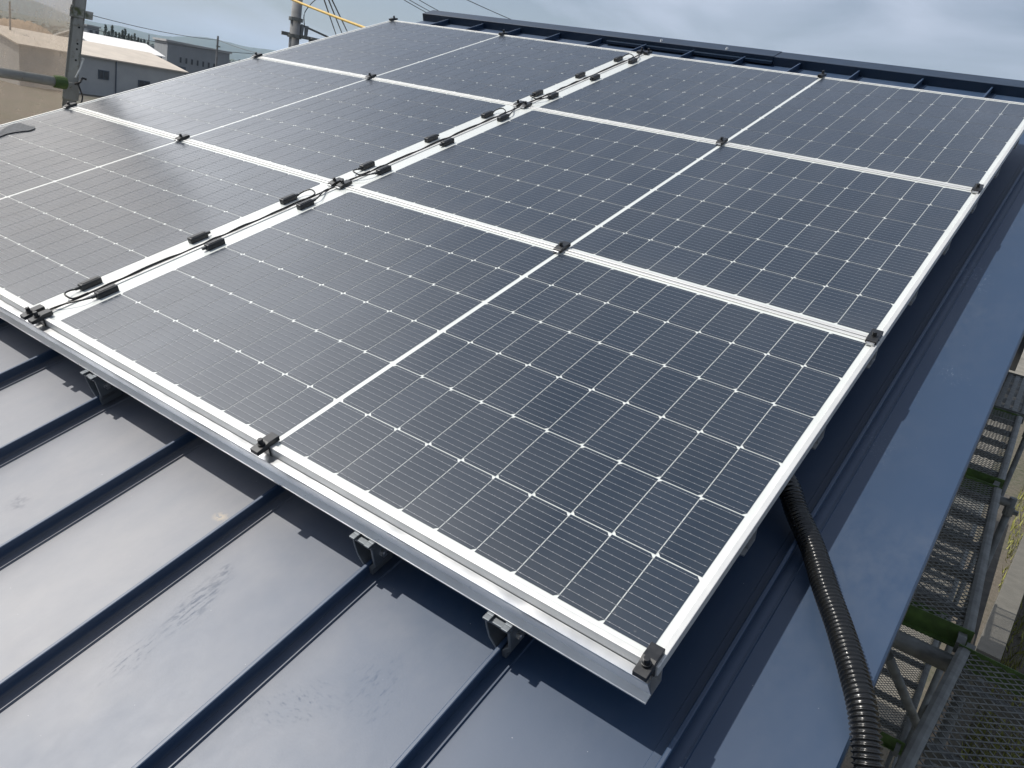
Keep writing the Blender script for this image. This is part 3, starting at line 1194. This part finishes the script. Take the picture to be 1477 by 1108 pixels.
XT = -2.70
mb = MB()
ny, nz_ = 70, 60
ya, yb = -2.2, at_x(94, 80, XT).y
bp_ = on_roof(21, 184, 0.0)
sp_ = MI.to_3x3() @ SUN
fl_ = M @ (bp_ + sp_ * ((XT - bp_.x) / sp_.x))
FLAP, FLZ = fl_.y, fl_.z
for i in range(ny + 1):
    y = ya + (yb - ya) * i / ny
    zt = FLZ - 0.30 + 0.03 * math.sin(9 * y) + 0.02 * math.sin(23 * y + 1) + 0.38 * (y - FLAP)
    for j in range(nz_ + 1):
        z = 4.9 + (zt - 4.9) * j / nz_
        k = 0.016 * math.sin(5.2 * y + 1.4 * z) + 0.010 * math.sin(13 * y - 3 * z) + 0.006 * math.sin(31 * y + 9 * z)
        yy = y + (z - pa.z) * ax.y / ax.z * (i / ny)
        mb.v.append((XT + k, yy, z))
for i in range(ny):
    for j in range(nz_):
        a = i * (nz_ + 1) + j
        mb.f.append((a, a + nz_ + 1, a + nz_ + 2, a + 1))
tp_ = mb.build('dust_sheet', tarp_mat(), smooth=True)
md = tp_.modifiers.new('thick', 'SOLIDIFY')
md.thickness = 0.0006
tp_.modifiers.remove(md)
tag(tp_, 'dusty brown translucent sheet hung on the scaffold at the left gable', 'tarpaulin')

# thin dark grey slab with an uneven outline on the front left panel
rp0 = on_roof(22, 184, 0.0)
out_ = [(-4, 192), (5, 186.5), (13, 181.5), (21, 178.6), (30, 177.8), (35, 179.5), (41, 181.6), (50.5, 183.2), (50, 186), (43, 188.6), (33, 189.6), (22, 191), (10, 193.5), (-4, 199)]
rg_ = MB()
pr_ = [on_roof(a, b, 0.0) - rp0 for a, b in out_]
rg_.extrude([(p.x, p.y) for p in pr_], 'z', 0.0004, 0.0016)
ro3 = rg_.build('blotch', simple('dark_grey_matt', (0.095, 0.10, 0.108), 0.9, 0, 0.3, 60, 0.3, 200))
ro3.matrix_world = M @ Matrix.Translation(rp0)
tag(ro3, 'flat dark grey mark at the left edge of the front left panel', 'blotch')

# yellow rope from the scaffold
ya_, yb_ = at_x(395, -13, -4.2), at_x(524, 41, -2.45)
dirn = (yb_ - ya_)
rp = MB()
pts = []
for k in range(31):
    f = -1.2 + 2.6 * k / 30
    q = ya_ + dirn * f
    q.z -= 0.03 * (1 - (2 * (f + 1.2) / 2.6 - 1) ** 2)
    pts.append(q + Vector((0, 0, 0.022)))
rp.tube(pts, 0.0092, 9)
ro2 = rp.build('safety_rope', simple('yellow_polypropylene', (0.50, 0.33, 0.07), 0.6, 0, 0.2, 80), smooth=True)
tag(ro2, 'yellow safety rope stretched past the utility pole behind the left panels', 'rope')


# ------------------------------------------------------------------ neighbourhood beyond the left gable
MAT['wallgrey'] = NT('grey_profiled_sheet')
t_ = MAT['wallgrey']
wv = t_.n.new('ShaderNodeTexWave')
wv.inputs['Scale'].default_value = 5
t_.link(t_.tc.outputs['Object'], wv.inputs['Vector'])
t_.set('Base Color', t_.mix(t_.rng(t_.noise(0.5, 5), 0.3, 0.7), (0.30, 0.305, 0.305), (0.36, 0.36, 0.355)))
t_.set('Roughness', 0.6)
t_.bump(wv.outputs['Fac'], 0.4, 0.03)
MAT['wallgrey'] = t_.m
MAT['beige'] = simple('beige_sheet_roof', (0.46, 0.40, 0.33), 0.6, 0, 0.1, 0.5)
MAT['whiteroof'] = simple('white_sheet_roof', (0.74, 0.72, 0.69), 0.5, 0, 0.06, 0.5)
MAT['glass'] = simple('dark_window_glass', (0.03, 0.035, 0.045), 0.12, 0, 0.1, 1)
MAT['darkblue'] = simple('dark_blue_cladding', (0.05, 0.065, 0.09), 0.6, 0, 0.1, 1)


def gable(name, label, A, u, L, depth, z_e, z_r, roofmat, wallmat, overs=0.25, group=None):
    """long building: near eave corner A, eave direction u, ridge halfway back"""
    A = Vector((A.x, A.y, 0))
    n = Vector((-u.y, u.x, 0))
    t = thing(name, label, 'building', A, group)
    R3 = Matrix((u, n, Vector((0, 0, 1)))).transposed().to_4x4()
    t.matrix_world = Matrix.Translation(A) @ R3
    w = MB()
    w.extrude([(0.15, 0), (0.15, z_e - 0.05), (depth / 2, z_r - 0.15), (depth - 0.15, z_e - 0.05), (depth - 0.15, 0)], 'x', 0.1, L - 0.1)
    wo = w.build('wall', wallmat, t)
    r = MB()
    r.extrude([(-overs, z_e - 0.1), (-overs, z_e + 0.05), (depth / 2, z_r + 0.1), (depth + overs, z_e + 0.05), (depth + overs, z_e - 0.1), (depth / 2, z_r - 0.06)], 'x', -overs, L + overs)
    r.build('roof', roofmat, t)
    return t


def proj(P):
    q = RW @ (Vector(P) - CAM)
    return (CX + FPX * q.x / q.z, CY + FPX * q.y / q.z)


def fit_len(A, u, z, px):
    L = 1.0
    while proj((A.x + u.x * L, A.y + u.y * L, z))[0] < px and L < 90:
        L += 0.1
    return L


ZE = 4.5
A_ = at_d(27, 64, 113)
vd = Vector((A_.x - CAM.x, A_.y - CAM.y, 0)).normalized()
rt_ = Vector((vd.y, -vd.x, 0))
uu = rt_ * math.cos(rad(26)) + vd * math.sin(rad(26))
wh = gable('warehouse', 'low grey warehouse with a beige sloping roof beside the scaffold upright', A_, uu, fit_len(A_, uu, ZE, 268), 17.0, ZE, 5.95, MAT['beige'], MAT['wallgrey'])


def along(px, py, z):
    """distance along the near wall where the sight line through this point meets it"""
    d = ray(px, py)
    nn = Vector((-uu.y, uu.x, 0))
    k = (A_ - CAM).dot(nn) / d.dot(nn)
    return (CAM + d * k - A_).dot(uu)


for px0, px1, py, zc, hh in ((143.5, 157, 110.5, 2.55, 0.45), (201, 216, 119, 1.9, 0.6)):
    u0, u1 = along(px0, py, zc), along(px1, py, zc)
    f = MB()
    f.box(u0 - 0.1, u1 + 0.1, 0.06, 0.149, zc - hh - 0.1, zc + hh + 0.1)
    fr = f.build('window', MAT['darkblue'], wh)
    p_ = MB()
    mid = (u0 + u1) / 2
    p_.box(u0, mid - 0.05, 0.03, 0.058, zc - hh, zc + hh)
    p_.box(mid + 0.05, u1, 0.03, 0.058, zc - hh, zc + hh)
    p_.build('pane', MAT['glass'], fr)
dn = MB()
u0 = along(168, 100, 3.4)
dn.cyl((u0, 0.05, 0), (u0, 0.05, ZE - 0.1), 0.07, n=8)
dn.build('downpipe', MAT['darkblue'], wh)
A2 = at_d(131, 70, 140)
wh2 = gable('warehouse', 'white roofed warehouse rising behind the beige one', A2, uu, fit_len(A2, uu, 5.7, 235), 10.0, 5.7, 7.0, MAT['whiteroof'], MAT['darkblue'])


def block(name, label, pA, pB, depth, z, wallm, group=None):
    A, B = Vector((pA.x, pA.y, 0)), Vector((pB.x, pB.y, 0))
    u = (B - A).normalized()
    n = Vector((-u.y, u.x, 0))
    if n.dot(A - Vector((CAM.x, CAM.y, 0))) < 0:
        n = -n
    t = thing(name, label, 'building', A, group)
    t.matrix_world = Matrix.Translation(A) @ Matrix((u, n, Vector((0, 0, 1)))).transposed().to_4x4()
    L = (B - A).length
    w = MB()
    w.box(0, L, 0, depth, 0, z)
    w.build('wall', wallm, t)
    r = MB()
    r.box(-0.3, L + 0.3, -0.3, depth + 0.3, z + 0.002, z + 0.35)
    r.build('roof', MAT['wallgrey'], t)
    return t, L


MAT['paleblock'] = simple('pale_render', (0.21, 0.22, 0.23), 0.8, 0, 0.08, 0.6)
d1 = at_d(241, 80, 165)
d2 = at_d(330, 97, 168)
bl, L = block('office_block', 'flat roofed grey office block on the horizon right of the warehouses', d1, d2, 9, 8.15, MAT['paleblock'])
for k in range(7):
    f = MB()
    a = 2.0 + k * (L - 4) / 7
    f.box(a, a + (L - 4) / 7 * 0.62, -0.06, -0.002, 4.9, 6.1)
    w_ = f.build('window', MAT['paleblock'], bl)
    f = MB()
    f.box(a + 0.15, a + (L - 4) / 7 * 0.62 - 0.15, -0.10, -0.062, 5.05, 5.95)
    f.build('pane', MAT['glass'], w_)
f = MB()
f.box(0.6, L * 0.30, -0.08, -0.003, 0.2, 4.4)
f.build('shutter_door', MAT['darkblue'], bl)
d1, d2 = at_d(126, 55, 260), at_d(143, 58, 262)
bl2, L = block('far_house', 'small pale house far behind the white roof', d1, d2, 6, 8.7, MAT['paleblock'])
for k in range(2):
    f = MB()
    f.box(0.6 + k * L / 2, 0.6 + k * L / 2 + 0.9, -0.06, -0.002, 6.6, 7.8)
    f.build('window', MAT['glass'], bl2)
# more far roofs sunk in the town below the hills
rf = random.Random(21)
flab = ['tiny far house with pale roof left of the conifers', 'tiny far shed right of the conifers', 'tiny far house beside the distant pole']
for (px, py, dist, wd, hz), lb in zip([(150, 62, 420, 11, 7.2), (228, 77, 520, 14, 7.6), (345, 99, 480, 16, 7.0)], flab):
    c = at_d(px, py, dist)
    e = Vector((0.5, 0.86, 0))
    block('far_house', lb, c - e * wd / 2, c + e * wd / 2, 8, hz - 1.2, MAT['paleblock'])

# earth mound behind the warehouse seen through the sheet
t_ = NT('bare_earth')
n_ = t_.noise(0.3, 6, 0.65)
t_.set('Base Color', t_.mix(t_.rng(n_, 0.3, 0.7), (0.20, 0.14, 0.09), (0.30, 0.22, 0.15)))
t_.set('Roughness', 1)
t_.bump(n_, 0.8, 0.5)
mnd = MB()
n, rows = 60, 12
rq = random.Random(3)
prof_px = [(-160, 1), (-100, 8), (-50, 16), (0, 25), (30, 29), (52, 33), (72, 45), (100, 62), (128, 78)]
for i in range(n + 1):
    f = i / n * (len(prof_px) - 1)
    k = min(int(f), len(prof_px) - 2)
    px = prof_px[k][0] + (prof_px[k + 1][0] - prof_px[k][0]) * (f - k)
    py = prof_px[k][1] + (prof_px[k + 1][1] - prof_px[k][1]) * (f - k)
    c = at_d(px, py, 175)
    d = Vector((c.x - CAM.x, c.y - CAM.y, 0)).normalized()
    for j in range(rows + 1):
        g_ = j / rows * 2 - 1
        hh = max(0, c.z) * max(0, 1 - abs(g_)) ** 0.8 * (1 + (rq.random() - .5) * 0.05)
        mnd.v.append((c.x + d.x * 16 * g_, c.y + d.y * 16 * g_, hh - 0.05))
for i in range(n):
    for j in range(rows):
        a = i * (rows + 1) + j
        mnd.f.append((a, a + rows + 1, a + rows + 2, a + 1))
tag(mnd.build('earth_mound', t_.m, smooth=True), kind='structure')

# conifers on the horizon
MAT['bark'] = simple('grey_bark', (0.10, 0.08, 0.06), 0.9)
MAT['leaf'] = simple('dark_conifer_foliage', (0.085, 0.105, 0.085), 0.9, 0, 0.35, 2)


def conifer(seed, hgt, r):
    q = random.Random(seed)
    tk, cw = MB(), MB()
    tk.cyl((0, 0, 0), (0, 0, hgt * 0.9), 0.14, 0.03, 7)
    for k in range(800):
        f = q.random() ** 0.8
        z = hgt * (0.12 + 0.88 * f)
        rr = r * (1 - f) ** 0.75 * (0.55 + 0.45 * math.sin(9 * f * PI + seed) ** 2) * (0.35 + 0.65 * q.random()) + 0.05
        a = q.random() * 2 * PI
        c = Vector((rr * math.cos(a), rr * math.sin(a), z))
        s_ = 0.16 + 0.2 * q.random()
        d = [Vector((q.random() - .5, q.random() - .5, q.random() - .7)) * s_ * 1.6 for _ in range(3)]
        cw.quad([c + d[0], c + d[1], c + d[2]])
    return tk, cw


pr = []
for s_ in range(3):
    pr.append(conifer(s_ + 1, 9.4, 1.25))
tx = [152, 157, 161.5, 167, 171.5, 176.5, 180, 185, 189.5, 194, 199, 203, 208, 213]
names_ = ['leftmost conifer', 'second conifer from the left', 'third conifer from the left', 'fourth conifer from the left', 'fifth conifer from the left', 'sixth conifer from the left',
          'seventh conifer from the left', 'eighth conifer from the left', 'ninth conifer from the left', 'tenth conifer from the left', 'fourth conifer from the right', 'third conifer from the right',
          'second conifer from the right', 'rightmost conifer']
made = {}
for i, px in enumerate(tx):
    c = at_d(px, 60 + (px - 150) * 0.19, 235)
    k = i % 3
    if k not in made:
        t = thing('conifer_tree', names_[i] + ' in the dark row on the horizon', 'tree', (0, 0, 0), 'conifers in a row on the horizon')
        pr[k][0].build('trunk', MAT['bark'], t)
        pr[k][1].build('crown', MAT['leaf'], t, fix=False)
        made[k] = t
        o = t
    else:
        o = copy_tree(made[k])
        o['label'] = names_[i] + ' in the dark row on the horizon'
    rt = random.Random(i)
    s_ = (0.86 + 0.2 * rt.random()) * (1.0 if i < 10 else 0.9)
    o.matrix_world = Matrix.Translation((c.x, c.y, 0)) @ Matrix.Rotation(rt.random() * 6, 4, 'Z') @ Matrix.Diagonal((s_ * 1.1, s_ * 1.1, s_, 1))
# a belt of far woodland below the hills
fw = MB()
qf = random.Random(14)
for k in range(9000):
    az = rad(-75 + 32 * qf.random())
    r = 520 + 380 * qf.random()
    hgt = 2 + 5.5 * qf.random()
    c = Vector((CAM.x + r * math.sin(az), CAM.y + r * math.cos(az), hgt * qf.random()))
    d = [Vector((qf.random() - .5, qf.random() - .5, qf.random() - .5)) * 5.5 for _ in range(3)]
    for w_ in d:
        w_.z *= 0.55
    fw.quad([c + d[0], c + d[1], c + d[2]])
tag(fw.build('far_woodland', MAT['leaf'], fix=False), 'dark belt of far woodland below the hills', 'woodland', kind='stuff')

# ------------------------------------------------------------------ poles and wires
MAT['polec'] = simple('grey_concrete_pole', (0.19, 0.19, 0.19), 0.85, 0, 0.2, 4)
MAT['wire'] = simple('dark_overhead_wire', (0.06, 0.065, 0.07), 0.6)


def wire(label, pts, r, group='overhead wires'):
    mb = MB()
    P = [Vector(p) for p in pts]
    mb.tube(P, r, 6)
    o = mb.build('overhead_wire', MAT['wire'], smooth=True)
    return tag(o, label, 'wire', group)


def span(a, b, sag, n=24):
    a, b = Vector(a), Vector(b)
    out = []
    for k in range(n + 1):
        f = k / n
        p = a.lerp(b, f)
        p.z -= sag * 4 * f * (1 - f)
        out.append(p)
    return out


XU = -17.0
pt = at_x(429, 3, XU)
up = thing('utility_pole', 'grey utility pole with transformer and crossarm, left of the yellow rope end', 'pole', (pt.x, pt.y, 0))
mb = MB()
mb.cyl((0, 0, 0), (0, 0, pt.z + 1.4), 0.17, 0.13, 16)
o = mb.build('shaft', MAT['polec'], up)
for f in o.data.polygons:
    f.use_smooth = len(f.vertices) == 4
zc = at_x(421, 57, XU).z
side = Vector((0.55, 0.83, 0))
for dz in (0.05, 0.48):
    mb = MB()
    mb.cyl((0, 0, zc + dz), (0, 0, zc + dz + 0.09), 0.19, n=14)
    mb.build('steel_band', MAT['steel'], up)
q = side * 0.60
mb = MB()
mb.cyl((q.x, q.y, zc - 0.55), (q.x, q.y, zc + 0.10), 0.21, n=18)
mb.cyl((q.x, q.y, zc + 0.10), (q.x, q.y, zc + 0.16), 0.225, 0.17, n=18)
mb.build('transformer', MAT['steel'], up)
mb = MB()
mb.obox(side * -0.35 + Vector((0, 0, zc + 0.12)), side * 1.65 + Vector((0, 0, zc + 0.12)), 0.09, 0.09)
mb.build('crossarm', MAT['steel'], up)
mb = MB()
mb.obox(side * 0.15 + Vector((0, 0, zc + 0.42)), side * 1.2 + Vector((0, 0, zc + 0.19)), 0.05, 0.05)
mb.build('stay', MAT['steel'], up)
for s_ in (0.18, 0.30):
    q2 = side * s_
    mb = MB()
    mb.cyl((q2.x, q2.y, zc + 0.13), (q2.x, q2.y, zc + 0.42), 0.045, 0.06, n=10)
    mb.build('cut_out_fuse', MAT['brk'], up)
for s_ in (1.12, 1.32, 1.52):
    q2 = side * s_
    mb = MB()
    for k in range(3):
        mb.cyl((q2.x, q2.y, zc + 0.17 + k * 0.06), (q2.x, q2.y, zc + 0.21 + k * 0.06), 0.055, 0.035, n=10)
    mb.build('insulator', MAT['brk'], up)
for i, (s_, (tx_, ty_), lb) in enumerate(zip((1.12, 1.32, 1.52), ((459, -25), (464, -25), (467, -25)),
                                        ('left one of three thin wires rising from the pole insulators', 'middle one of three thin wires rising from the pole insulators',
                                         'right one of three thin wires rising from the pole insulators'))):
    a = Vector((pt.x, pt.y, 0)) + side * s_ + Vector((0, 0, zc + 0.36))
    b = at_x(tx_, ty_, -7.5)
    wire(lb, span(a, b, 0.0), 0.012)
a = Vector((pt.x, pt.y, 0))
wire('slack jumper wire looping beside the utility pole', smooth_path([a + side * 0.24 + Vector((0, 0, zc + 0.42)), a + side * 0.22 + Vector((0, 0, zc + 0.75)), a + side * 0.5 + Vector((0, 0, zc + 1.15)),
      a + side * 0.85 + Vector((0, 0, zc + 1.25))], 6), 0.014)
for (px, y0, y1, dist, r, lb) in ((314.5, 52, 88, 85, 0.13, 'thin distant utility pole between the office block and the left panels'),
                                  (175, 50, 60, 240, 0.22, 'tiny distant pole standing among the conifers'),
                                  (215, 50, 66, 260, 0.20, 'tiny distant pole right of the conifers'),
                                  (14, 2, 30, 120, 0.14, 'distant pole seen through the brown sheet')):
    p = at_d(px, y0, dist)
    t = thing('utility_pole', lb, 'pole', (p.x, p.y, 0))
    mb = MB()
    mb.cyl((0, 0, 0), (0, 0, p.z), r, r * 0.7, 10)
    mb.build('shaft', MAT['polec'], t)
    mb = MB()
    mb.obox((-0.5 * r * 5, 0.5, p.z - 0.9), (0.5 * r * 5, -0.3, p.z - 0.9), 0.1, 0.1)
    mb.build('crossarm', MAT['steel'], t)
e = at_d(315, 58, 85)
wire('upper sagging wire between scaffold upright and distant pole', span(at_d(100, 13, 60), e, 0.25), 0.022)
wire('wire dropping from the distant pole towards the panels', span(e, at_d(400, 84, 60), 0.1), 0.022)
wire('lower sagging wire above the warehouse roofs', span(at_d(96, 33, 70), at_d(385, 79, 75), 0.35), 0.022)
for (a, b, lb) in (((560, -14), (645, 33), 'lowest wire in the sky meeting the left ridge end'), ((571, -12), (650, 31), 'middle wire in the sky meeting the left ridge end'),
                   ((585, -12), (662, 30), 'upper wire in the sky meeting the left ridge end'), ((640, -16), (800, 54), 'lone thin wire in the sky above the ridge cap')):
    wire(lb, span(at_d(*a, 38), at_d(*b, 42), 0.05), 0.016)
# ------------------------------------------------------------------ hazy air between here and the hills
hz = MB()
hz.box(-5200, 5200, -2500, 5600, -6, 150)
ho = hz.build('haze', MAT['wire'])
hm = bpy.data.materials.new('pale_haze')
hm.use_nodes = True
hn, hl = hm.node_tree.nodes, hm.node_tree.links
for n in list(hn):
    if n.type == 'BSDF_PRINCIPLED':
        hn.remove(n)
pv = hn.new('ShaderNodeVolumePrincipled')
pv.inputs['Color'].default_value = (0.62, 0.80, 1.0, 1)
pv.inputs['Density'].default_value = 1.25e-4
pv.inputs['Anisotropy'].default_value = 0.1
hl.new(pv.outputs[0], [n for n in hn if n.type == 'OUTPUT_MATERIAL'][0].inputs['Volume'])
ho.data.materials.clear()
ho.data.materials.append(hm)
tag(ho, 'pale blue haze fading the far hills', 'haze', kind='stuff')
#__PART3__
